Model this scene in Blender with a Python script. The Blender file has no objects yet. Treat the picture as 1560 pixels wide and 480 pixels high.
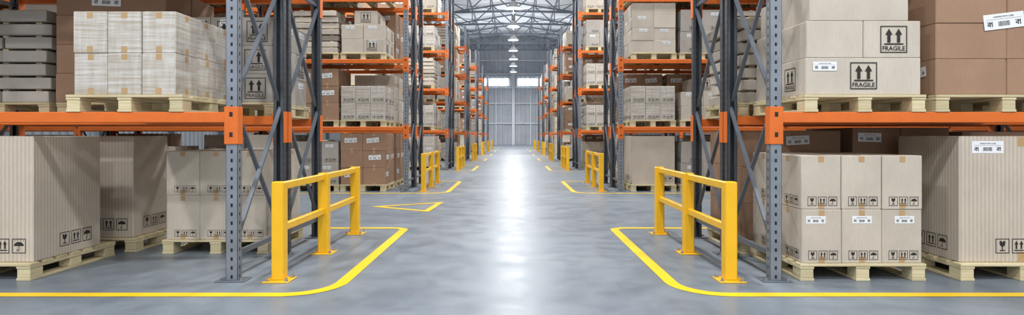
import bpy, math, random
from mathutils import Vector, Matrix
R = random.Random(7)
scene = bpy.context.scene
COL = scene.collection

# ------------------------------------------------------------------ materials
def new_mat(name):
    m = bpy.data.materials.new(name); m.use_nodes = True
    nt = m.node_tree
    b = nt.nodes['Principled BSDF']
    return m, nt, b
def N(nt, t, **kw):
    n = nt.nodes.new(t)
    for k, v in kw.items(): setattr(n, k, v)
    return n
def L(nt, a, b): nt.links.new(a, b)
def math_node(nt, op, a, b=None, c=None):
    n = N(nt, 'ShaderNodeMath', operation=op)
    for i, v in enumerate((a, b, c)):
        if v is None: continue
        if isinstance(v, (int, float)): n.inputs[i].default_value = v
        else: L(nt, v, n.inputs[i])
    return n.outputs[0]
def mixc(nt, fac, a, b, mode='MIX'):
    n = N(nt, 'ShaderNodeMix', data_type='RGBA', blend_type=mode)
    for idx, v in ((0, fac), (6, a), (7, b)):
        if isinstance(v, (int, float)): n.inputs[idx].default_value = v
        elif isinstance(v, tuple): n.inputs[idx].default_value = (*v, 1) if len(v) == 3 else v
        else: L(nt, v, n.inputs[idx])
    return n.outputs[2]
def maprange(nt, v, a, b, c, d):
    n = N(nt, 'ShaderNodeMapRange')
    L(nt, v, n.inputs[0])
    for i, x in enumerate((a, b, c, d)): n.inputs[i+1].default_value = x
    return n.outputs[0]
def noise(nt, vec, scale, detail=3, rough=0.5):
    n = N(nt, 'ShaderNodeTexNoise'); n.inputs['Scale'].default_value = scale
    n.inputs['Detail'].default_value = detail; n.inputs['Roughness'].default_value = rough
    if vec is not None: L(nt, vec, n.inputs['Vector'])
    return n.outputs['Fac']
def scaled(nt, vec, s):
    n = N(nt, 'ShaderNodeMapping'); n.inputs['Scale'].default_value = s
    L(nt, vec, n.inputs['Vector']); return n.outputs[0]
def bump(nt, b, h, strength, dist=0.01):
    n = N(nt, 'ShaderNodeBump'); n.inputs['Strength'].default_value = strength
    n.inputs['Distance'].default_value = dist
    L(nt, h, n.inputs['Height']); L(nt, n.outputs[0], b.inputs['Normal'])

def cardboard(name, col, stripe=0.06, pitch=0.03, rough=0.75):
    m, nt, b = new_mat(name)
    uv = N(nt, 'ShaderNodeUVMap').outputs[0]
    sep = N(nt, 'ShaderNodeSeparateXYZ'); L(nt, uv, sep.inputs[0])
    tone = N(nt, 'ShaderNodeAttribute', attribute_name='tone').outputs['Fac']
    s = math_node(nt, 'SINE', math_node(nt, 'MULTIPLY', sep.outputs[0], 2*math.pi/pitch))
    s = maprange(nt, s, 0.2, 1.0, 1.0, 1.0-stripe)
    bl = maprange(nt, noise(nt, scaled(nt, uv, (1.5, 1.0, 1)), 2.2, 4), 0.3, 0.7, 0.90, 1.06)
    fine = maprange(nt, noise(nt, scaled(nt, uv, (60, 12, 1)), 1.0, 2), 0.3, 0.7, 0.96, 1.03)
    v = math_node(nt, 'MULTIPLY', math_node(nt, 'MULTIPLY', s, bl), math_node(nt, 'MULTIPLY', fine, tone))
    hsv = N(nt, 'ShaderNodeHueSaturation'); hsv.inputs['Color'].default_value = (*col, 1)
    L(nt, v, hsv.inputs['Value']); L(nt, hsv.outputs[0], b.inputs['Base Color'])
    b.inputs['Roughness'].default_value = rough
    bump(nt, b, s, 0.25, 0.004)
    return m
M = {}
M['beige'] = cardboard('cardboard_beige', (0.56, 0.50, 0.42), 0.03, 0.02)
M['stripe'] = cardboard('cardboard_striped', (0.56, 0.49, 0.405), 0.22, 0.034)
M['brown'] = cardboard('cardboard_brown', (0.345, 0.21, 0.132), 0.03, 0.02)
M['grey'] = cardboard('cardboard_grey', (0.41, 0.38, 0.34), 0.03, 0.02)

def film():
    m, nt, b = new_mat('wrapped_cardboard')
    uv = N(nt, 'ShaderNodeUVMap').outputs[0]
    tone = N(nt, 'ShaderNodeAttribute', attribute_name='tone').outputs['Fac']
    n1 = noise(nt, scaled(nt, uv, (1.6, 38, 1)), 1.0, 5, 0.65)
    n2 = noise(nt, scaled(nt, uv, (22, 2.5, 1)), 1.0, 3, 0.6)
    f = math_node(nt, 'ADD', math_node(nt, 'MULTIPLY', n1, 0.7), math_node(nt, 'MULTIPLY', n2, 0.3))
    f = maprange(nt, f, 0.42, 0.62, 0, 1)
    c = mixc(nt, f, (0.42, 0.37, 0.30), (0.62, 0.60, 0.57))
    hsv = N(nt, 'ShaderNodeHueSaturation'); L(nt, c, hsv.inputs['Color']); L(nt, tone, hsv.inputs['Value'])
    L(nt, hsv.outputs[0], b.inputs['Base Color'])
    b.inputs['Roughness'].default_value = 0.42
    bump(nt, b, n1, 0.3, 0.006)
    return m
M['film'] = film()
def flat(name, col, rough=0.5, metal=0.0, var=0.08, nscale=6):
    m, nt, b = new_mat(name)
    tc = N(nt, 'ShaderNodeTexCoord').outputs['Object']
    f = maprange(nt, noise(nt, tc, nscale, 4), 0.3, 0.7, 1-var, 1+var)
    hsv = N(nt, 'ShaderNodeHueSaturation'); hsv.inputs['Color'].default_value = (*col, 1)
    L(nt, f, hsv.inputs['Value']); L(nt, hsv.outputs[0], b.inputs['Base Color'])
    b.inputs['Roughness'].default_value = rough; b.inputs['Metallic'].default_value = metal
    return m
M['ink'] = flat('black_ink', (0.02, 0.018, 0.016), 0.7, 0, 0)
M['label'] = flat('white_label', (0.80, 0.82, 0.84), 0.5, 0, 0.02)
M['tape'] = flat('packing_tape', (0.46, 0.30, 0.15), 0.4, 0, 0.05)
M['yellow'] = flat('yellow_steel_paint', (0.86, 0.48, 0.012), 0.36, 0, 0.04)
M['bolt'] = flat('zinc_bolt', (0.5, 0.5, 0.5), 0.35, 0.9, 0.03)
M['orange'] = flat('orange_beam_paint', (0.70, 0.15, 0.018), 0.42, 0, 0.06)
M['slot'] = flat('dark_slot', (0.02, 0.015, 0.012), 0.8, 0, 0)
M['brace'] = flat('brace_steel', (0.13, 0.15, 0.18), 0.42, 0.35, 0.1)
M['truss'] = flat('truss_steel', (0.20, 0.225, 0.26), 0.5, 0.2, 0.05)
M['roof'] = flat('roof_sheet', (0.78, 0.81, 0.84), 0.6, 0, 0.04, 1)
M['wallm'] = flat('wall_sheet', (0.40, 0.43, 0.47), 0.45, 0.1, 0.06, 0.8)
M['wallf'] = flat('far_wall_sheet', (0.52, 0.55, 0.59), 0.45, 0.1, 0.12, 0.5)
M['wallw'] = flat('white_steel', (0.86, 0.88, 0.90), 0.5, 0, 0.03)
M['lampm'] = flat('lamp_housing', (0.55, 0.57, 0.6), 0.4, 0.4, 0.03)
def wood():
    m, nt, b = new_mat('pallet_pine')
    tc = N(nt, 'ShaderNodeTexCoord').outputs['Object']
    uv = N(nt, 'ShaderNodeUVMap').outputs[0]
    tone = N(nt, 'ShaderNodeAttribute', attribute_name='tone').outputs['Fac']
    n1 = noise(nt, scaled(nt, uv, (3, 45, 1)), 1.0, 5, 0.6)
    n2 = noise(nt, tc, 9, 3)
    c = mixc(nt, maprange(nt, n1, 0.3, 0.7, 0, 1), (0.56, 0.46, 0.26), (0.72, 0.64, 0.42))
    c = mixc(nt, maprange(nt, n2, 0.6, 0.75, 0, 0.4), c, (0.45, 0.32, 0.16))
    hsv = N(nt, 'ShaderNodeHueSaturation'); L(nt, c, hsv.inputs['Color']); L(nt, tone, hsv.inputs['Value'])
    L(nt, hsv.outputs[0], b.inputs['Base Color']); b.inputs['Roughness'].default_value = 0.7
    return m
M['wood'] = wood()
def upright_mat(name, col):
    m, nt, b = new_mat(name)
    uv = N(nt, 'ShaderNodeUVMap').outputs[0]
    sep = N(nt, 'ShaderNodeSeparateXYZ'); L(nt, uv, sep.inputs[0])
    u, v = sep.outputs[0], sep.outputs[1]
    fr = math_node(nt, 'FRACT', math_node(nt, 'DIVIDE', v, 0.075))
    hv = math_node(nt, 'LESS_THAN', math_node(nt, 'ABSOLUTE', math_node(nt, 'SUBTRACT', fr, 0.5)), 0.2)
    hu = math_node(nt, 'LESS_THAN', math_node(nt, 'ABSOLUTE', u), 0.009)
    mask = math_node(nt, 'MULTIPLY', hv, hu)
    tc = N(nt, 'ShaderNodeTexCoord').outputs['Object']
    f = maprange(nt, noise(nt, tc, 5, 4), 0.3, 0.7, 0.85, 1.15)
    hsv = N(nt, 'ShaderNodeHueSaturation'); hsv.inputs['Color'].default_value = (*col, 1); L(nt, f, hsv.inputs['Value'])
    c = mixc(nt, mask, hsv.outputs[0], (0.015, 0.015, 0.018))
    L(nt, c, b.inputs['Base Color']); b.inputs['Roughness'].default_value = 0.4; b.inputs['Metallic'].default_value = 0.45
    return m
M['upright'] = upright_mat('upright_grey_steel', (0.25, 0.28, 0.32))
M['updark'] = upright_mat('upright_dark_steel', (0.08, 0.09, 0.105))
def emis(name, col, s):
    m, nt, b = new_mat(name)
    b.inputs['Base Color'].default_value = (*col, 1)
    b.inputs['Emission Color'].default_value = (*col, 1); b.inputs['Emission Strength'].default_value = s
    return m
M['glow'] = emis('lamp_lens', (1, 0.98, 0.95), 6)
M['daylight'] = emis('window_daylight', (0.95, 0.98, 1.0), 3)
M['roof_fill'] = emis('roof_fill_glow', (0.95, 0.98, 1.0), 2.5)  # glow for the fill strips added under the roof
def floor_mat():
    m, nt, b = new_mat('polished_concrete')
    tc = N(nt, 'ShaderNodeTexCoord').outputs['Object']
    a = noise(nt, tc, 0.5, 6, 0.6); a2 = noise(nt, tc, 2.8, 8, 0.72); a3 = noise(nt, tc, 40, 3, 0.6)
    f = math_node(nt, 'ADD', math_node(nt, 'MULTIPLY', a, 0.45), math_node(nt, 'MULTIPLY', a2, 0.55))
    c = mixc(nt, maprange(nt, f, 0.41, 0.60, 0, 1), (0.138, 0.168, 0.200), (0.212, 0.244, 0.276))
    c = mixc(nt, maprange(nt, a3, 0.62, 0.75, 0, 0.12), c, (0.36, 0.39, 0.42))
    L(nt, c, b.inputs['Base Color'])
    r = maprange(nt, math_node(nt, 'ADD', math_node(nt, 'MULTIPLY', a2, 0.75), math_node(nt, 'MULTIPLY', a3, 0.25)), 0.40, 0.60, 0.30, 0.45)
    L(nt, r, b.inputs['Roughness'])
    b.inputs['Specular IOR Level'].default_value = 0.30
    bump(nt, b, a2, 0.06, 0.01)
    return m
M['floor'] = floor_mat()
def paint():
    m, nt, b = new_mat('floor_line_paint')
    tc = N(nt, 'ShaderNodeTexCoord').outputs['Object']
    n1 = noise(nt, tc, 14, 6, 0.7)
    c = mixc(nt, maprange(nt, n1, 0.60, 0.78, 0, 0.6), (0.86, 0.56, 0.01), (0.45, 0.38, 0.20))
    L(nt, c, b.inputs['Base Color']); b.inputs['Roughness'].default_value = 0.4
    return m
M['paint'] = paint()

# ------------------------------------------------------------------ mesh builder
class MB:
    def __init__(s):
        s.v, s.f, s.m, s.uv, s.t = [], [], [], [], []
        s.mats = []
        s.smooth = False
    def mi(s, k):
        if k not in s.mats: s.mats.append(k)
        return s.mats.index(k)
    def face(s, idx, mat, uvs=None, tone=1.0):
        s.f.append(idx); s.m.append(s.mi(mat)); s.uv.append(uvs or [(0, 0)]*len(idx)); s.t.append(tone)
    def poly(s, pts, mat, tone=1.0, uvs=None):
        b = len(s.v); s.v += [tuple(p) for p in pts]
        s.face(list(range(b, b+len(pts))), mat, uvs, tone)
    def box(s, lo, hi, mat, bev=0.0, tone=1.0, uvoff=None, mtx=None, local=False):
        c = [(a+b)/2 for a, b in zip(lo, hi)]; h = [(b-a)/2 for a, b in zip(lo, hi)]
        bev = min(bev, min(h)*0.8)
        if uvoff is None: uvoff = (0, 0)
        pts, faces = [], []
        S = (-1, 1)
        if bev <= 0:
            ids = {}
            for sx in S:
                for sy in S:
                    for sz in S:
                        ids[(sx, sy, sz)] = len(pts); pts.append((sx*h[0], sy*h[1], sz*h[2]))
            for ax in range(3):
                o = [i for i in range(3) if i != ax]
                for sg in S:
                    q = []
                    for a, b in ((-1, -1), (1, -1), (1, 1), (-1, 1)):
                        k = [0, 0, 0]; k[ax] = sg; k[o[0]] = a; k[o[1]] = b; q.append(ids[tuple(k)])
                    faces.append((q, ax))
        else:
            ids = {}
            for sx in S:
                for sy in S:
                    for sz in S:
                        sg = (sx, sy, sz)
                        for ax in range(3):
                            p = [sg[i]*(h[i] if i == ax else h[i]-bev) for i in range(3)]
                            ids[(sg, ax)] = len(pts); pts.append(tuple(p))
            for ax in range(3):
                o = [i for i in range(3) if i != ax]
                for sg in S:
                    q = []
                    for a, b in ((-1, -1), (1, -1), (1, 1), (-1, 1)):
                        k = [0, 0, 0]; k[ax] = sg; k[o[0]] = a; k[o[1]] = b; q.append(ids[(tuple(k), ax)])
                    faces.append((q, ax))
                for a in S:
                    for b in S:
                        k1 = [0, 0, 0]; k2 = [0, 0, 0]
                        k1[ax] = -1; k2[ax] = 1; k1[o[0]] = k2[o[0]] = a; k1[o[1]] = k2[o[1]] = b
                        k1, k2 = tuple(k1), tuple(k2)
                        faces.append(([ids[(k1, o[0])], ids[(k2, o[0])], ids[(k2, o[1])], ids[(k1, o[1])]], o[0]))
            for sx in S:
                for sy in S:
                    for sz in S:
                        sg = (sx, sy, sz); faces.append(([ids[(sg, 0)], ids[(sg, 1)], ids[(sg, 2)]], 0))
        b0 = len(s.v)
        for p in pts:
            w = Vector((p[0]+c[0], p[1]+c[1], p[2]+c[2])) if mtx is None else mtx @ Vector(p)
            s.v.append(tuple(w))
        for q, ax in faces:
            a, b_, c_ = Vector(pts[q[0]]), Vector(pts[q[1]]), Vector(pts[q[2]])
            n = (b_-a).cross(c_-b_)
            cen = sum((Vector(pts[i]) for i in q), Vector())/len(q)
            if n.dot(cen) < 0: q = q[::-1]
            uvs = []
            for i in q:
                p = pts[i]
                if not local and mtx is None: P = [p[0]+c[0], p[1]+c[1], p[2]+c[2]]
                elif mtx is None: P = [p[0], p[1], p[2]+c[2]]
                else: P = p
                uvs.append(((P[1], P[2]), (P[0], P[2]), (P[0], P[1]))[ax])
            uvs = [(a_+uvoff[0], b__+uvoff[1]) for a_, b__ in uvs]
            s.face([b0+i for i in q], mat, uvs, tone)
    def beam(s, p1, p2, w, h, mat, bev=0.0, up=(0, 0, 1)):
        p1, p2 = Vector(p1), Vector(p2); d = p2-p1; l = d.length; x = d.normalized()
        u = Vector(up)
        if abs(x.dot(u)) > 0.99: u = Vector((0, 1, 0))
        y = u.cross(x).normalized(); z = x.cross(y)
        mt = Matrix((x, y, z)).transposed().to_4x4(); mt.translation = (p1+p2)/2
        s.box((-l/2, -w/2, -h/2), (l/2, w/2, h/2), mat, bev, mtx=mt)
    def lathe(s, prof, c, mat, n=24, caps=True):
        b0 = len(s.v)
        for r, z in prof:
            for i in range(n):
                a = 2*math.pi*i/n; s.v.append((c[0]+r*math.cos(a), c[1]+r*math.sin(a), c[2]+z))
        for k in range(len(prof)-1):
            for i in range(n):
                j = (i+1) % n
                s.face([b0+k*n+i, b0+k*n+j, b0+(k+1)*n+j, b0+(k+1)*n+i], mat)
        if caps:
            s.face([b0+i for i in range(n)][::-1], mat)
            s.face([b0+(len(prof)-1)*n+i for i in range(n)], mat)
    def mesh(s, name):
        me = bpy.data.meshes.new(name)
        me.from_pydata(s.v, [], s.f)
        for k in s.mats: me.materials.append(M[k])
        me.polygons.foreach_set('material_index', s.m)
        uvl = me.uv_layers.new(name='UVMap')
        flatuv = [c for f in s.uv for p in f for c in p]
        uvl.data.foreach_set('uv', flatuv)
        at = me.attributes.new('tone', 'FLOAT', 'FACE')
        at.data.foreach_set('value', s.t)
        me.update()
        return me
def add(name, me, loc=(0, 0, 0), rz=0.0, scale=None):
    o = bpy.data.objects.new(name, me); o.location = loc; o.rotation_euler[2] = rz
    if scale: o.scale = scale
    COL.objects.link(o); return o

# ------------------------------------------------------------------ 2D stamps
def text2d(txt, width):
    cu = bpy.data.curves.new('t', 'FONT'); cu.body = txt; cu.align_x = 'CENTER'; cu.align_y = 'CENTER'
    cu.resolution_u = 2; cu.offset = 0.012
    o = bpy.data.objects.new('t', cu); COL.objects.link(o)
    dg = bpy.context.evaluated_depsgraph_get(); me = bpy.data.meshes.new_from_object(o.evaluated_get(dg))
    xs = [v.co.x for v in me.vertices]; ys = [v.co.y for v in me.vertices]
    w = max(xs)-min(xs); cx = (max(xs)+min(xs))/2; cy = (max(ys)+min(ys))/2; k = width/w
    vs = [((v.co.x-cx)*k, (v.co.y-cy)*k) for v in me.vertices]
    polys = [[vs[i] for i in p.vertices] for p in me.polygons]
    bpy.data.objects.remove(o); bpy.data.meshes.remove(me); bpy.data.curves.remove(cu)
    return polys
def rect(x0, y0, x1, y1): return [(x0, y0), (x1, y0), (x1, y1), (x0, y1)]
def frame(w, h, t):
    return [rect(-w/2, -h/2, w/2, -h/2+t), rect(-w/2, h/2-t, w/2, h/2), rect(-w/2, -h/2+t, -w/2+t, h/2-t), rect(w/2-t, -h/2+t, w/2, h/2-t)]
def off(polys, dx, dy, k=1): return [[(x*k+dx, y*k+dy) for x, y in p] for p in polys]
def arrow(cx, y0, y1, w):
    hh = (y1-y0)*0.45
    return [rect(cx-w*0.22, y0, cx+w*0.22, y1-hh), [(cx-w/2, y1-hh), (cx+w/2, y1-hh), (cx, y1)]]
FRAG = text2d('FRAGILE', 0.84)
ST = {}
ST['fragile'] = [('ink', frame(1, 1, 0.035) + arrow(-0.18, -0.12, 0.40, 0.27) + arrow(0.18, -0.12, 0.40, 0.27)
                  + [rect(-0.36, -0.20, 0.36, -0.15)] + off(FRAG, 0, -0.335))]
ST['arrows'] = [('ink', frame(0.94, 1, 0.05) + arrow(-0.17, -0.2, 0.36, 0.27) + arrow(0.17, -0.2, 0.36, 0.27) + [rect(-0.32, -0.33, 0.32, -0.26)])]
ST['glass'] = [('ink', frame(0.94, 1, 0.05) + [[(-0.2, 0.34), (-0.19, 0.1), (-0.1, -0.03), (0.1, -0.03), (0.19, 0.1), (0.2, 0.34), (0.06, 0.34), (0.0, 0.22), (-0.05, 0.34)],
                rect(-0.035, -0.27, 0.035, -0.03), rect(-0.18, -0.34, 0.18, -0.27)])]
arc = [(0.34*math.cos(a), 0.0+0.28*math.sin(a)) for a in [math.pi*i/10 for i in range(11)]]
ST['umbrella'] = [('ink', frame(0.94, 1, 0.05) + [arc, rect(-0.02, -0.32, 0.025, 0.0), rect(-0.14, -0.34, 0.025, -0.29), rect(-0.14, -0.34, -0.10, -0.22),
                   rect(-0.3, 0.3, -0.27, 0.4), rect(-0.1, 0.33, -0.07, 0.43), rect(0.1, 0.33, 0.13, 0.43), rect(0.28, 0.3, 0.31, 0.4)])]
bars = []
rr = random.Random(3); x = -0.15
while x < 0.14:
    w = rr.choice((0.005, 0.008, 0.012)); bars.append(rect(x, -0.12, x+w, 0.0)); x += w+rr.choice((0.009, 0.013))
qr = []
for i in range(5):
    for j in range(5):
        if rr.random() < 0.6: qr.append(rect(-0.42+i*0.026, -0.12+j*0.026, -0.42+i*0.026+0.024, -0.12+j*0.026+0.024))
qr2 = off(qr, 0.70, 0.0)
ST['label'] = [('label', [rect(-0.5, -0.19, 0.5, 0.19)]),
               ('ink', bars + qr + qr2 + off(text2d('HANDLE WITH CARE', 0.5), 0, 0.115) + [rect(-0.44, 0.055, 0.44, 0.060)])]

def stamp(mb, kind, side, plane, ca, cb, size, rot=0.0, eps=0.002):
    c, s_ = math.cos(rot), math.sin(rot)
    for li, (mat, polys) in enumerate(ST[kind]):
        e = eps*(1+0.7*li)
        for p in polys:
            q = []
            for a, b in p:
                a, b = a*size, b*size
                a, b = a*c-b*s_, a*s_+b*c
                if side == 'F': q.append((ca+a, plane-e, cb+b))
                elif side == 'R': q.append((plane+e, ca+a, cb+b))
                else: q.append((plane-e, ca-a, cb+b))
            mb.poly(q, mat)

def care(mb, side, plane, ca, cb, size, n=3):
    kinds = ['glass', 'arrows', 'umbrella'][:n]
    for i, k in enumerate(kinds):
        d = (i-(n-1)/2)*size*1.12
        stamp(mb, k, side, plane, ca + (d if side != 'L' else -d), cb, size)

def stack(mb, W, D, H, nx, ny, nz, mat, r, x0=None, y0=0, z0=0, marks=(), bev=0.006, jit=0.004, msize=0.075, tv=0.08):
    if x0 is None: x0 = -W/2
    w, d, h = W/nx, D/ny, H/nz
    for k in range(nz):
        for i in range(nx):
            for j in range(ny):
                if 0 < i < nx-1 and 0 < j < ny-1: continue
                g = 0.0022
                jx, jy = r.uniform(-jit, jit), r.uniform(-jit, jit)
                lo = (x0+i*w+g+jx, y0+j*d+g+jy, z0+k*h+0.0003); hi = (x0+(i+1)*w-g+jx, y0+(j+1)*d-g+jy, z0+(k+1)*h-0.0003)
                mb.box(lo, hi, mat, bev, tone=r.uniform(1-tv, 1+tv*0.6), uvoff=(r.uniform(0, 9), r.uniform(0, 9)))
                cx, cz, cy = (lo[0]+hi[0])/2, (lo[2]+hi[2])/2, (lo[1]+hi[1])/2
                for side, on, plane, ctr, span in (('F', j == 0, lo[1], cx, w), ('R', i == nx-1, hi[0], cy, d), ('L', i == 0, lo[0], cy, d)):
                    if not on: continue
                    for mk in marks:
                        if mk == 'care':
                            q = msize
                            sh = (span/2-q*1.75-0.02)
                            if side == 'L': sh = -sh
                            care(mb, side, plane, ctr+sh*0.8, lo[2]+q*0.5+0.03, q)
                        elif mk == 'fragile' and r.random() < 0.6:
                            q = min(0.22, h*0.74)
                            stamp(mb, 'fragile', side, plane, ctr + r.choice((0, 0, -0.2, 0.2))*(span-q), cz, q)
                        elif mk == 'label' and r.random() < 0.5:
                            q = min(0.18, span*0.5)
                            stamp(mb, 'label', side, plane, ctr+r.uniform(-.1, .1)*span, cz+h*0.30, q, r.uniform(-.03, .03))
                        elif mk == 'lowlabel' and k == 0 and side == 'F':
                            stamp(mb, 'label', side, plane, ctr+(-.05, .0, .02)[i % 3], cz+h*0.31, 0.165, 0)
                        elif mk == 'biglabel' and r.random() < 0.4:
                            stamp(mb, 'label', side, plane, ctr+r.uniform(-.15, .15)*span, cz+h*0.1, min(0.27, span*.6), r.uniform(-.15, .15))
                        elif mk == 'tape':
                            b_ = rect(-0.025, -0.025, 0.025, 0.025)
                            for (mm, zc) in (('tape', hi[2]-0.032), ('tape', lo[2]+0.032)):
                                pts = []
                                for a, bb in b_:
                                    if side == 'F': pts.append((ctr+a, plane-0.001, zc+bb))
                                    elif side == 'R': pts.append((plane+0.001, ctr+a, zc+bb))
                                    else: pts.append((plane-0.001, ctr-a, zc+bb))
                                mb.poly(pts, mm)
                mb.poly([(cx-0.025, lo[1]+bev, hi[2]+0.0002), (cx+0.025, lo[1]+bev, hi[2]+0.0002), (cx+0.025, hi[1]-bev, hi[2]+0.0002), (cx-0.025, hi[1]-bev, hi[2]+0.0002)], 'tape')

def slabs(mb, W, D, H, n, r, mat='grey', x0=None, y0=0, z0=0):
    if x0 is None: x0 = -W/2
    h = H/n
    for k in range(n):
        cuts = r.choice(([0, 1], [0, .5, 1], [0, .62, 1]))
        for a, b in zip(cuts[:-1], cuts[1:]):
            jx, jy = r.uniform(-.03, .03), r.uniform(0, .05)
            mb.box((x0+a*W+.004+jx, y0+jy, z0+k*h+.0005), (x0+b*W-.004+jx, y0+D*0.95+jy, z0+(k+1)*h-0.022), mat, 0.008,
                   tone=r.uniform(0.72, 1.1), uvoff=(r.uniform(0, 9), r.uniform(0, 9)))
        for q in (0.15, 0.5, 0.85):
            mb.box((x0+q*W-.03, y0+.07, z0+(k+1)*h-.022), (x0+q*W+.03, y0+D*.93, z0+(k+1)*h+0.0005), 'wood')

def pallet(mb, W, D, r=None):
    r = r or random.Random(1)
    H = 0.144; x0 = -W/2
    def t(): return r.uniform(0.82, 1.05)
    def o(): return (r.uniform(0, 9), r.uniform(0, 9))
    nb = 7; bw = 0.105; gap = (D-nb*bw)/(nb-1)
    for i in range(nb):
        y = i*(bw+gap); mb.box((x0, y, H-.022), (x0+W, y+bw, H), 'wood', .003, t(), o())
    for cx in (x0+.06, 0, x0+W-.06):
        mb.box((cx-.06, 0.004, H-.044), (cx+.06, D-.004, H-.022), 'wood', .003, t(), o())
        mb.box((cx-.06, 0.004, 0), (cx+.06, D-.004, .022), 'wood', .003, t(), o())
        for yy in (0.008, D/2-.07, D-.148):
            mb.box((cx-.055, yy, .022), (cx+.055, yy+.14, H-.044), 'wood', .004, t(), o())

# ------------------------------------------------------------------ room shell
HW = 21.0; YB = -14.0; YF = 80.0; EAVE = 11.6; RIDGE = 15.0
mb = MB(); mb.box((-HW, YB, -0.2), (HW, YF, 0), 'floor'); add('floor', mb.mesh('floor'))
mb = MB()
def roofz(x): return RIDGE-(RIDGE-EAVE)*abs(x)/HW
for sg in (-1, 1):
    y = YB
    while y < YF-0.01:
        prof = [(y, 0), (y+.3, 0), (y+.36, .06), (y+.44, .06), (y+.5, 0)]
        for (a, za), (b, zb) in zip(prof[:-1], prof[1:]):
            q = [(0, a, roofz(0)+za), (sg*HW, a, roofz(HW)+za), (sg*HW, b, roofz(HW)+zb), (0, b, roofz(0)+zb)]
            mb.poly(q, 'roof')
        y += 0.5
add('ceiling', mb.mesh('ceiling'))
for sg in (-1, 1):  # glowing strips added below the roof sheet as soft overhead fill
    for xc in (12.5,):
        mb = MB()
        for k in range(13):
            y0 = YB+1.6+k*6.0+1.4
            a, b = xc-0.9, xc+0.9
            mb.poly([(sg*a, y0, roofz(a)-.03), (sg*b, y0, roofz(b)-.03), (sg*b, y0+4.0, roofz(b)-.03), (sg*a, y0+4.0, roofz(a)-.03)], 'roof_fill')
        add('roof_fill_strip', mb.mesh('roof_fill_strip'))
def corr(mb, p0, axis, length, z0, z1f, inward, mat, pitch=0.4):
    n = int(length/pitch)
    for i in range(n):
        s = i*pitch
        prof = [(s, 0), (s+pitch*.5, 0), (s+pitch*.6, .09), (s+pitch*.9, .09), (s+pitch, 0)]
        for (a, da), (b, db) in zip(prof[:-1], prof[1:]):
            def P(t, d):
                v = Vector(p0)+Vector(axis)*t+Vector(inward)*d; return v
            A, B = P(a, da), P(b, db)
            mb.poly([(A.x, A.y, z0), (B.x, B.y, z0), (B.x, B.y, z1f(B.x)), (A.x, A.y, z1f(A.x))], mat)
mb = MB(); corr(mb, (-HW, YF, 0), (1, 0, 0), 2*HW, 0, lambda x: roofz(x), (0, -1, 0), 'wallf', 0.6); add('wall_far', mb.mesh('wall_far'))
for nm, sg in (('wall_left', -1), ('wall_right', 1)):
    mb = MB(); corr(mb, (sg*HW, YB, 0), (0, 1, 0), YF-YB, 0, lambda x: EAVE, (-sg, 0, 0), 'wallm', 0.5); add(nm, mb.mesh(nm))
mb = MB()
for x in (-14, -9.4, -4.7, 0, 4.7, 9.4, 14):
    mb.box((x-.2, YF-.45, 0), (x+.2, YF-.11, roofz(x)-.1), 'wallw', .01)
for x in (-2.35, 2.35):
    mb.box((x-.07, YF-.30, 0), (x+.07, YF-.11, 7.7), 'wallw', .01)
for z in (2.9, 5.6, 7.7, 9.6, 11.4):
    mb.box((-HW, YF-.25, z-.07), (HW, YF-.11, z+.07), 'wallw', .01)
add('trim_wall_frame', mb.mesh('trim_wall_frame'))
k = 1
for x in (-7.0, -2.3, 2.3, 7.0):
    mb = MB(); mb.box((x-1.7, YF-.17, 8.0), (x+1.7, YF-.12, 8.95), 'daylight')
    for q in range(5):
        xx = x-1.7+q*0.85; mb.box((xx-.03, YF-.21, 7.95), (xx+.03, YF-.17, 9.0), 'wallw')
    mb.box((x-1.75, YF-.21, 7.92), (x+1.75, YF-.17, 8.0), 'wallw'); mb.box((x-1.75, YF-.21, 8.95), (x+1.75, YF-.17, 9.03), 'wallw')
    add('window_%d' % k, mb.mesh('window')); k += 1

mb = MB()
def bot(x): return 11.1+1.5*(1-(x/HW)**2)
def top(x): return roofz(x)-0.22
nx = 20; xs = [-HW+0.1+(2*HW-0.2)*i/nx for i in range(nx+1)]
for i in range(nx):
    a, b = xs[i], xs[i+1]
    mb.beam((a, 0, bot(a)), (b, 0, bot(b)), .18, .18, 'truss')
    mb.beam((a, 0, top(a)), (b, 0, top(b)), .16, .16, 'truss')
    if i % 2 == 0: mb.beam((a, 0, bot(a)), (b, 0, top(b)), .10, .10, 'truss')
    else: mb.beam((a, 0, top(a)), (b, 0, bot(b)), .10, .10, 'truss')
    mb.beam((b, 0, bot(b)), (b, 0, top(b)-.01), .09, .09, 'truss')
for sg in (-1, 1):
    mb.box((sg*(HW-.3)-.15, -.15, 0), (sg*(HW-.3)+.15, .15, EAVE-.3), 'truss', .01)
tm = mb.mesh('roof_truss')
TY = [-12+6*i for i in range(16)]
TY = [t for t in TY if t < YF-1]
for t in TY: add('roof_truss', tm, (0, t, 0))
mb = MB()
for i in range(1, nx):
    x = xs[i]
    mb.beam((x, YB, roofz(x)-.09), (x, YF-.1, roofz(x)-.09), .08, .12, 'truss')
for x in (xs[6], xs[10], xs[14]):
    mb.beam((x, YB, bot(x)), (x, YF-.1, bot(x)), .09, .09, 'truss')
for a in range(len(TY)-1):
    for (i, j) in ((6, 10), (14, 10)):
        mb.beam((xs[i], TY[a], bot(xs[i])), (xs[j], TY[a+1], bot(xs[j])), .05, .05, 'truss')
add('roof_purlins', mb.mesh('roof_purlins'))

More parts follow.
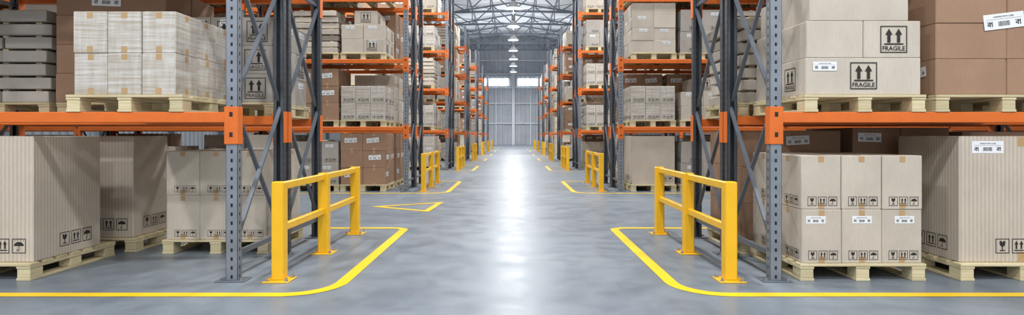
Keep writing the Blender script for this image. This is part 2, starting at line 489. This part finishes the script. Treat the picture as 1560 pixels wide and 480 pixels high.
# high-bay lamps
mb = MB()
mb.lathe([(.018, .75), (.018, 3.6)], (0, 0, 0), 'lampm', 8)
mb.lathe([(.05, .80), (.13, .76), (.14, .45), (.10, .40)], (0, 0, 0), 'lampm', 20)
mb.lathe([(.10, .42), (.16, .36), (.28, .22), (.38, .05), (.42, 0.0), (.41, .0), (.36, .06), (.26, .22), (.14, .34)], (0, 0, 0), 'wallw', 28, caps=False)
mb.lathe([(.36, .055), (.36, .075)], (0, 0, 0), 'glow', 28)
lampme = mb.mesh('high_bay_lamp')
ld = bpy.data.lights.new('lamp_light', 'AREA'); ld.shape = 'DISK'; ld.size = 0.7; ld.energy = 330; ld.color = (0.99, 0.992, 1.0)
ls = bpy.data.lights.new('side_lamp_light', 'AREA'); ls.shape = 'DISK'; ls.size = 0.7; ls.energy = 460; ls.color = (0.99, 0.992, 1.0)
lu = bpy.data.lights.new('roof_fill_uplight', 'AREA'); lu.shape = 'DISK'; lu.size = 0.25; lu.energy = 190; lu.color = (0.97, 0.985, 1.0)  # upward fill added above lamps to brighten the roof
def lamp(x, y, z=9.0, up=False):
    o = add('high_bay_lamp', lampme, (x, y, z))
    l = bpy.data.objects.new('lamp_light', ld if x == 0 else ls); COL.objects.link(l); l.parent = o; l.location = (0, 0, 0.04)
    if up:
        l = bpy.data.objects.new('roof_fill_uplight', lu); COL.objects.link(l); l.parent = o; l.location = (0, 0, 0.9); l.rotation_euler = (math.pi, 0, 0)
for t in TY:
    if -7 < t < 76: lamp(0, t, up=(t >= 36))
for t in (-6, 0, 12, 18, 30, 36, 48, 54, 66):  # unseen side lamps; the last pair is added to brighten the far wall
    for sg in (-1, 1): lamp(sg*xs[13], t, 8.7, up=(t >= 66))

# ------------------------------------------------------------------ racks
LV = [1.42, 2.90, 4.25, 5.60]; RH = 6.6; FD = 1.06; GAP = 0.06; BAY = 3.6; BT = 0.09
def rack_mesh(nb):
    mb = MB()
    def upright(x, y, d, mat):
        w, dp, t = .05, .075, .006
        y1 = y+d*dp
        a, b = sorted((y, y+d*t)); mb.box((x-w, a, .01), (x+w, b, RH), mat, .002, local=True)
        a, b = sorted((y, y1))
        for s in (-1, 1):
            q0, q1 = sorted((x+s*w, x+s*(w-t))); mb.box((q0, a, .01), (q1, b, RH), mat, .002, local=True)
            q0, q1 = sorted((x+s*w, x+s*(w-.03))); a2, b2 = sorted((y1, y1-d*t)); mb.box((q0, a2, .01), (q1, b2, RH), mat, .0, local=False, uvoff=(5, 0))
        yc = y+d*dp/2
        mb.box((x-.12, yc-.085, 0), (x+.12, yc+.085, .01), 'brace', .002)
        for sx in (-1, 1):
            mb.lathe([(.012, .01), (.012, .03)], (x+sx*.09, yc-d*.05, 0), 'bolt', 6)
    for f in range(2):
        ya = f*(FD+GAP); yb = ya+FD
        for n in range(nb+1):
            x = n*BAY
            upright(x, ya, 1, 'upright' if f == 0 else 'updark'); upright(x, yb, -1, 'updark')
            z = .30; ph = 1.24; s = 0
            mb.beam((x, ya+.06, .22), (x, yb-.06, .22), .03, .045, 'brace')
            while z+ph < RH:
                mb.beam((x-.012, ya+.05, z+.03), (x-.012, yb-.05, z+ph-.03), .02, .036, 'brace', up=(1, 0, 0))
                mb.beam((x+.012, yb-.05, z+.03), (x+.012, ya+.05, z+ph-.03), .02, .036, 'brace', up=(1, 0, 0))
                z += ph
                s += 1
                if s % 2 == 0: mb.beam((x, ya+.06, z), (x, yb-.06, z), .03, .04, 'brace')
        for n in range(nb):
            for lv in LV:
                for (y0, y1, sg) in ((ya-.008, ya+.042, -1), (yb-.042, yb+.008, 1)):
                    mb.box((n*BAY+.05, y0, lv-BT), ((n+1)*BAY-.05, y1, lv), 'orange', .006)
        for n in range(nb+1):
            for lv in LV:
                for (yc, sg) in ((ya, -1), (yb, 1)):
                    yf = yc+sg*.012
                    a, b = sorted((yc, yf))
                    mb.box((n*BAY-.056, a, lv-.27), (n*BAY+.056, b, lv+.045), 'orange', .003)
                    a, b = sorted((yf, yc-sg*.08))
                    for s in (-1, 1):
                        q0, q1 = sorted((n*BAY+s*.051, n*BAY+s*.057))
                        mb.box((q0, a, lv-.27), (q1, b, lv+.045), 'orange', .001)
                    for zz in (-.2, -.03):
                        a, b = sorted((yf, yf+sg*.0015))
                        mb.box((n*BAY-.014, a, lv+zz-.01), (n*BAY+.014, b, lv+zz+.03), 'slot')
    for z in (1.0, 3.4, 5.2):
        for n in range(nb+1):
            mb.box((n*BAY-.02, FD-.001, z), (n*BAY+.02, FD+GAP+.001, z+.05), 'brace')
    return mb.mesh('pallet_rack')
NB = [2, 3, 2, 1, 1, 1, 1]
racks = {n: rack_mesh(n) for n in (1, 2, 3)}
Y0 = 4.95; PITCH = 8.0; NR = 7
XE = lambda row, sg: (2.36 if sg < 0 else (2.20 if row == 0 else 2.36))
for row in range(NR):
    for sg in (-1, 1):
        add('pallet_rack', racks[NB[row]], (sg*XE(row, sg), Y0+row*PITCH, 0), 0, (sg, 1, 1))

# ------------------------------------------------------------------ guard rails
def guard_mesh():
    mb = MB()
    for y in (0.05, 1.22, 2.43):
        mb.box((-.052, y-.05, .012), (.052, y+.05, .835), 'yellow', .008)
        mb.box((-.11, y-.10, 0), (.11, y+.10, .013), 'yellow', .003)
        for sx in (-1, 1):
            for sy in (-1, 1):
                mb.lathe([(.022, .013), (.022, .016), (.013, .016), (.013, .032), (.008, .033), (.008, .042)], (sx*.083, y+sy*.074, 0), 'bolt', 6)
    for z in (.795, .44):
        for a, b in ((.10, 1.17), (1.27, 2.38)):
            mb.box((-.022, a-.002, z-.032), (.022, b+.002, z+.032), 'yellow', .006)
    return mb.mesh('safety_guard_rail')
gm = guard_mesh()
for row in range(NR):
    for sg in (-1, 1):
        X = -1.97 if sg < 0 else (1.82 if row == 0 else 1.93)
        add('safety_guard_rail', gm, (X, 4.93+row*PITCH, 0))

# ------------------------------------------------------------------ floor lines
def ribbon(mb, pts, w, z=.003):
    pts = [Vector((p[0], p[1], 0)) for p in pts]; L_, R_ = [], []
    for i, p in enumerate(pts):
        d1 = (p-pts[i-1]).normalized() if i else (pts[1]-p).normalized()
        d2 = (pts[i+1]-p).normalized() if i < len(pts)-1 else d1
        t = (d1+d2).normalized(); n = Vector((-t.y, t.x, 0)); k = w/2/max(.35, n.dot(Vector((-d1.y, d1.x, 0))))
        L_.append(p+n*k); R_.append(p-n*k)
    for i in range(len(pts)-1):
        q = [L_[i], R_[i], R_[i+1], L_[i+1]]
        mb.poly([(v.x, v.y, z) for v in q], 'paint')
def lane(sg, xe, y0, y1, xout, rad=.38):
    pts = [(sg*xout, y0)]
    cx, cy = xe+rad, y0+rad
    for i in range(13):
        a = -math.pi/2 - (math.pi/2)*i/12
        pts.append((sg*(cx+rad*math.cos(a)), cy+rad*math.sin(a)))
    r2 = .16; cx, cy = xe+r2, y1-r2
    for i in range(9):
        a = math.pi - (math.pi/2)*i/8
        pts.append((sg*(cx+r2*math.cos(a)), cy+r2*math.sin(a)))
    pts.append((sg*(xe+1.25), y1))
    return pts
for row in range(NR):
    for sg in (-1, 1):
        mb = MB(); xe = 1.42 if sg < 0 else 1.31
        ribbon(mb, lane(sg, xe, 4.53+row*PITCH, 7.80+row*PITCH, 8.0), .105)
        add('floor_line_marking', mb.mesh('floor_line_marking'))
mb = MB()
tri = [(-2.45, 10.17), (-1.28, 10.87), (-1.36, 9.47)]
C = Vector((sum(p[0] for p in tri)/3, sum(p[1] for p in tri)/3, 0))
def inset(p, k): return Vector((p[0], p[1], 0))*(1-k)+C*k
for i in range(3):
    a, b = tri[i], tri[(i+1) % 3]
    q = [inset(a, 0), inset(b, 0), inset(b, .27), inset(a, .27)]
    mb.poly([(v.x, v.y, .003) for v in q], 'paint')
add('floor_triangle_marking', mb.mesh('floor_triangle_marking'))

# ------------------------------------------------------------------ custom loads
def place(x0, x1, y, z, builder, pd=1.07, pal=None, name='cardboard_box_stack'):
    px0, px1 = pal or (x0-.03, x1+.03)
    mb = MB(); pallet(mb, px1-px0, pd, R); add('wooden_pallet', mb.mesh('wooden_pallet'), ((px0+px1)/2, y, z))
    mb = MB(); builder(mb, x1-x0); add(name, mb.mesh(name), ((x0+x1)/2, y+.02, z+.1442))
FR = Y0-.02; BK = Y0+FD+GAP+.0
def bigbox(hh=1.075, dd=.82, big=.125, fx=None):
    def f(mb, W):
        mb.box((-W/2, .04, 0), (W/2, .04+dd, hh), 'stripe', .008, uvoff=(R.uniform(0, 5), R.uniform(0, 5)))
        care(mb, 'F', .04, W/2-.26 if fx is None else fx, .14, big); care(mb, 'R', W/2, .04+dd*.60, .14, big); care(mb, 'L', -W/2, .04+dd*.42, .14, big)
        mb.poly([(-.03, .048, hh+.001), (.03, .048, hh+.001), (.03, .04+dd-.01, hh+.001), (-.03, .04+dd-.01, hh+.001)], 'tape')
        for z0_, z1_ in ((hh-.09, hh-.008), (.008, .09)):
            mb.poly([(-.03, .039, z0_), (.03, .039, z0_), (.03, .039, z1_), (-.03, .039, z1_)], 'tape')
    return f
place(-5.15, -4.08, FR+.03, 0, bigbox(), pal=(-5.17, -4.06), name='large_cardboard_box')
place(-5.05, -4.02, BK+.12, 0, bigbox(dd=.62), pal=(-5.07, -3.96), pd=.93, name='large_cardboard_box')
def st(D, H, a, b, c, mat, marks, **kw):
    return lambda mb, W: stack(mb, W, D, H, a, b, c, mat, R, marks=marks, **kw)
place(-3.60, -2.56, BK+.03, 0, st(.98, .92, 3, 2, 2, 'beige', ('care', 'tape'), msize=.07), pd=1.02)
place(-3.69, -2.83, FR, LV[0], st(1.03, .70, 3, 3, 2, 'film', ('tape',), tv=.03), pal=(-3.74, -2.76))
def eb(mb, W):
    stack(mb, W, .98, 1.2, 2, 2, 4, 'brown', R)
    stamp(mb, 'label', 'F', -.004, -.04, 1.05, .30, -.04)
place(-4.72, -3.58, BK, LV[0], eb, pal=(-4.70, -3.60), pd=1.04)
place(-3.45, -2.48, BK, LV[0], st(1.0, .88, 3, 3, 3, 'grey', ('fragile', 'label')), pd=1.04)
def fb(mb, W):
    slabs(mb, W, 1.0, .98, 7, R, 'grey')
place(-5.78, -4.80, BK, LV[0], fb, pd=1.04, name='flat_carton_stack')
place(2.43, 3.45, FR+.03, 0, st(1.02, .91, 3, 2, 2, 'beige', ('care', 'lowlabel', 'tape'), msize=.078), pal=(2.41, 3.47))
def bigR(mb, W):
    bigbox(dd=.80, fx=-.02)(mb, W)
    stamp(mb, 'label', 'F', .04, -W/2+.24, .98, .27)
place(3.79, 4.84, FR+.03, 0, bigR, pal=(3.76, 4.88), name='large_cardboard_box')
def dark(lx, lz, a, c, H):
    def f(mb, W):
        stack(mb, W, 1.0, H, a, 2, c, 'brown', R, jit=.003)
        if lx is not None: stamp(mb, 'label', 'F', -.004, lx, lz, .24, R.uniform(-.1, .1))
    return f
place(2.36, 3.38, BK+.0, 0, dark(.06, 1.03, 2, 3, 1.13), pd=1.04)
place(3.50, 4.50, BK+.0, 0, dark(-.33, 1.06, 2, 2, 1.16), pd=1.04)
place(4.62, 5.62, BK+.0, 0, dark(-.3, 1.0, 1, 2, 1.12), pd=1.04)
def r3(mb, W):
    r = R
    stack(mb, W, 1.02, .31, 1, 2, 1, 'beige', r, jit=.002)
    stamp(mb, 'label', 'F', 0, -W/2+.16, .24, .20); stamp(mb, 'fragile', 'F', 0, 0.0, .16, .225); stamp(mb, 'fragile', 'L', -W/2, .28, .15, .2)
    stack(mb, W*.99, 1.02, .31, 2, 2, 1, 'beige', r, z0=.31, jit=.002)
    stamp(mb, 'fragile', 'F', 0, W*.26, .31+.155, .225); stamp(mb, 'label', 'L', -W/2+.004, .7, .31+.2, .2)
    stack(mb, W*.86, .98, .31, 1, 2, 1, 'beige', r, z0=.62, jit=.002, x0=-W/2+.03)
place(2.45, 3.42, FR, LV[0], r3, pal=(2.43, 3.45), name='fragile_box_stack')
def r4(mb, W):
    stack(mb, W, 1.0, 1.2, 2, 2, 4, 'brown', R, jit=.003)
    stamp(mb, 'label', 'F', -.0005, -.03, .62, .34, .12); stamp(mb, 'label', 'L', -W/2-.003, .22, .20, .22, .1)
place(3.54, 4.74, FR, LV[0], r4, pal=(3.53, 4.76))
place(2.34, 3.32, BK, LV[0], lambda mb, W: slabs(mb, W, 1.0, .90, 7, R, 'beige'), pd=1.04, name='flat_carton_stack')
place(3.45, 4.45, BK, LV[0], st(1.0, 1.1, 2, 2, 3, 'grey', ('label',)), pd=1.04)
place(4.60, 5.6, BK, LV[0], st(1.0, 1.1, 2, 2, 3, 'brown', ('biglabel',)), pd=1.04)

# ------------------------------------------------------------------ generic loads (linked meshes)
def variant(fn, seed):
    r = random.Random(seed); mb = MB(); pallet(mb, 1.0, 1.04, r)
    fn(mb, r); return mb
V = {}
def mkv(key, fn, seed): V[key] = variant(fn, seed).mesh('pallet_of_boxes')
Z = .1442
mkv('beige_low', lambda mb, r: stack(mb, .98, 1.0, .84, 3, 2, 2, 'beige', r, y0=.02, z0=Z, marks=('care', 'tape')), 1)
mkv('frag', lambda mb, r: (stack(mb, .96, 1.0, .62, 2, 2, 2, 'beige', r, y0=.02, z0=Z, marks=('fragile', 'label')),
                           stack(mb, .5, .9, .31, 1, 2, 1, 'beige', r, x0=-.2, y0=.03, z0=Z+.62, marks=('fragile',))), 2)
mkv('brown', lambda mb, r: stack(mb, .98, 1.0, 1.13, 2, 2, 3, 'brown', r, y0=.02, z0=Z, marks=('biglabel', 'tape')), 3)
mkv('film', lambda mb, r: stack(mb, .97, 1.0, .75, 3, 3, 2, 'film', r, y0=.02, z0=Z, marks=('care',), tv=.03), 4)
mkv('film_tall', lambda mb, r: stack(mb, .97, 1.0, 1.05, 2, 2, 3, 'film', r, y0=.02, z0=Z, marks=('label',), tv=.03), 14)
mkv('big', lambda mb, r: (mb.box((-.47, .04, Z), (.47, .98, Z+1.07), 'stripe', .008), care(mb, 'F', .04, .24, Z+.13, .115), care(mb, 'L', -.47, .5, Z+.13, .115), care(mb, 'R', .47, .6, Z+.13, .115)), 5)
mkv('slabs', lambda mb, r: slabs(mb, .96, 1.0, .95, 7, r, 'beige', z0=Z, y0=.0), 6)
mkv('tall', lambda mb, r: stack(mb, .96, 1.0, 1.1, 2, 2, 4, 'beige', r, y0=.02, z0=Z, marks=('label',)), 7)
mkv('grey', lambda mb, r: stack(mb, .96, 1.0, .95, 2, 2, 2, 'grey', r, y0=.02, z0=Z, marks=('care', 'label')), 8)
mkv('brown_low', lambda mb, r: stack(mb, .98, 1.0, .75, 2, 1, 2, 'brown', r, y0=.02, z0=Z, marks=('biglabel',)), 9)
keys = ['beige_low', 'frag', 'brown', 'film', 'film_tall', 'big', 'slabs', 'tall', 'grey', 'brown_low', 'beige_low', 'tall', 'film']
fixed = {(1, -1, 0, 0, 0): 'brown', (1, -1, 0, 1, 0): 'film', (1, -1, 0, 2, 0): 'frag', (1, -1, 0, 1, 1): 'brown', (1, -1, 0, 2, 1): 'slabs',
         (1, 1, 0, 0, 0): 'big', (1, 1, 0, 1, 0): 'film', (1, 1, 0, 2, 0): 'tall', (1, 1, 0, 0, 1): 'grey', (1, -1, 0, 0, 1): 'grey', (1, 1, 0, 1, 1): 'frag', (1, 1, 0, 2, 1): 'grey'}
R2 = random.Random(21)
for row in range(NR):
    nb = NB[row]
    for sg in (-1, 1):
        for dep in (0, 1):
            for lv in range(5):
                for b in range(nb):
                    for p in range(3):
                        kk = R2.choice(keys); skip = R2.random() < 0.08; j = R2.uniform(-.015, .015)
                        if row == 0 and b == 0 and lv < 2: continue
                        fx = fixed.get((row, sg, dep, lv, b*3+p))
                        if fx: kk = fx
                        elif skip: continue
                        x = XE(row, sg)+b*BAY+((.94+p*1.035) if sg < 0 else (.72+p*1.08))+j
                        y = Y0+row*PITCH+dep*(FD+GAP)+.01
                        z = 0 if lv == 0 else LV[lv-1]
                        add('pallet_of_boxes', V[kk], (sg*x, y, z))

# ------------------------------------------------------------------ world + camera
w = bpy.data.worlds.new('world'); scene.world = w; w.use_nodes = True
w.node_tree.nodes['Background'].inputs[0].default_value = (0.93, 0.965, 1.0, 1)
w.node_tree.nodes['Background'].inputs[1].default_value = 0.92
cam = bpy.data.cameras.new('camera'); co = bpy.data.objects.new('camera', cam); COL.objects.link(co)
co.location = (0, 0, 1.22); co.rotation_euler = (math.radians(90), 0, 0)
cam.sensor_width = 36; cam.lens = 900/1560*36; cam.shift_y = -33/1560; cam.shift_x = -2/1560; cam.clip_end = 300
scene.camera = co
scene.view_settings.view_transform = 'Standard'
print('objects', len(bpy.data.objects))
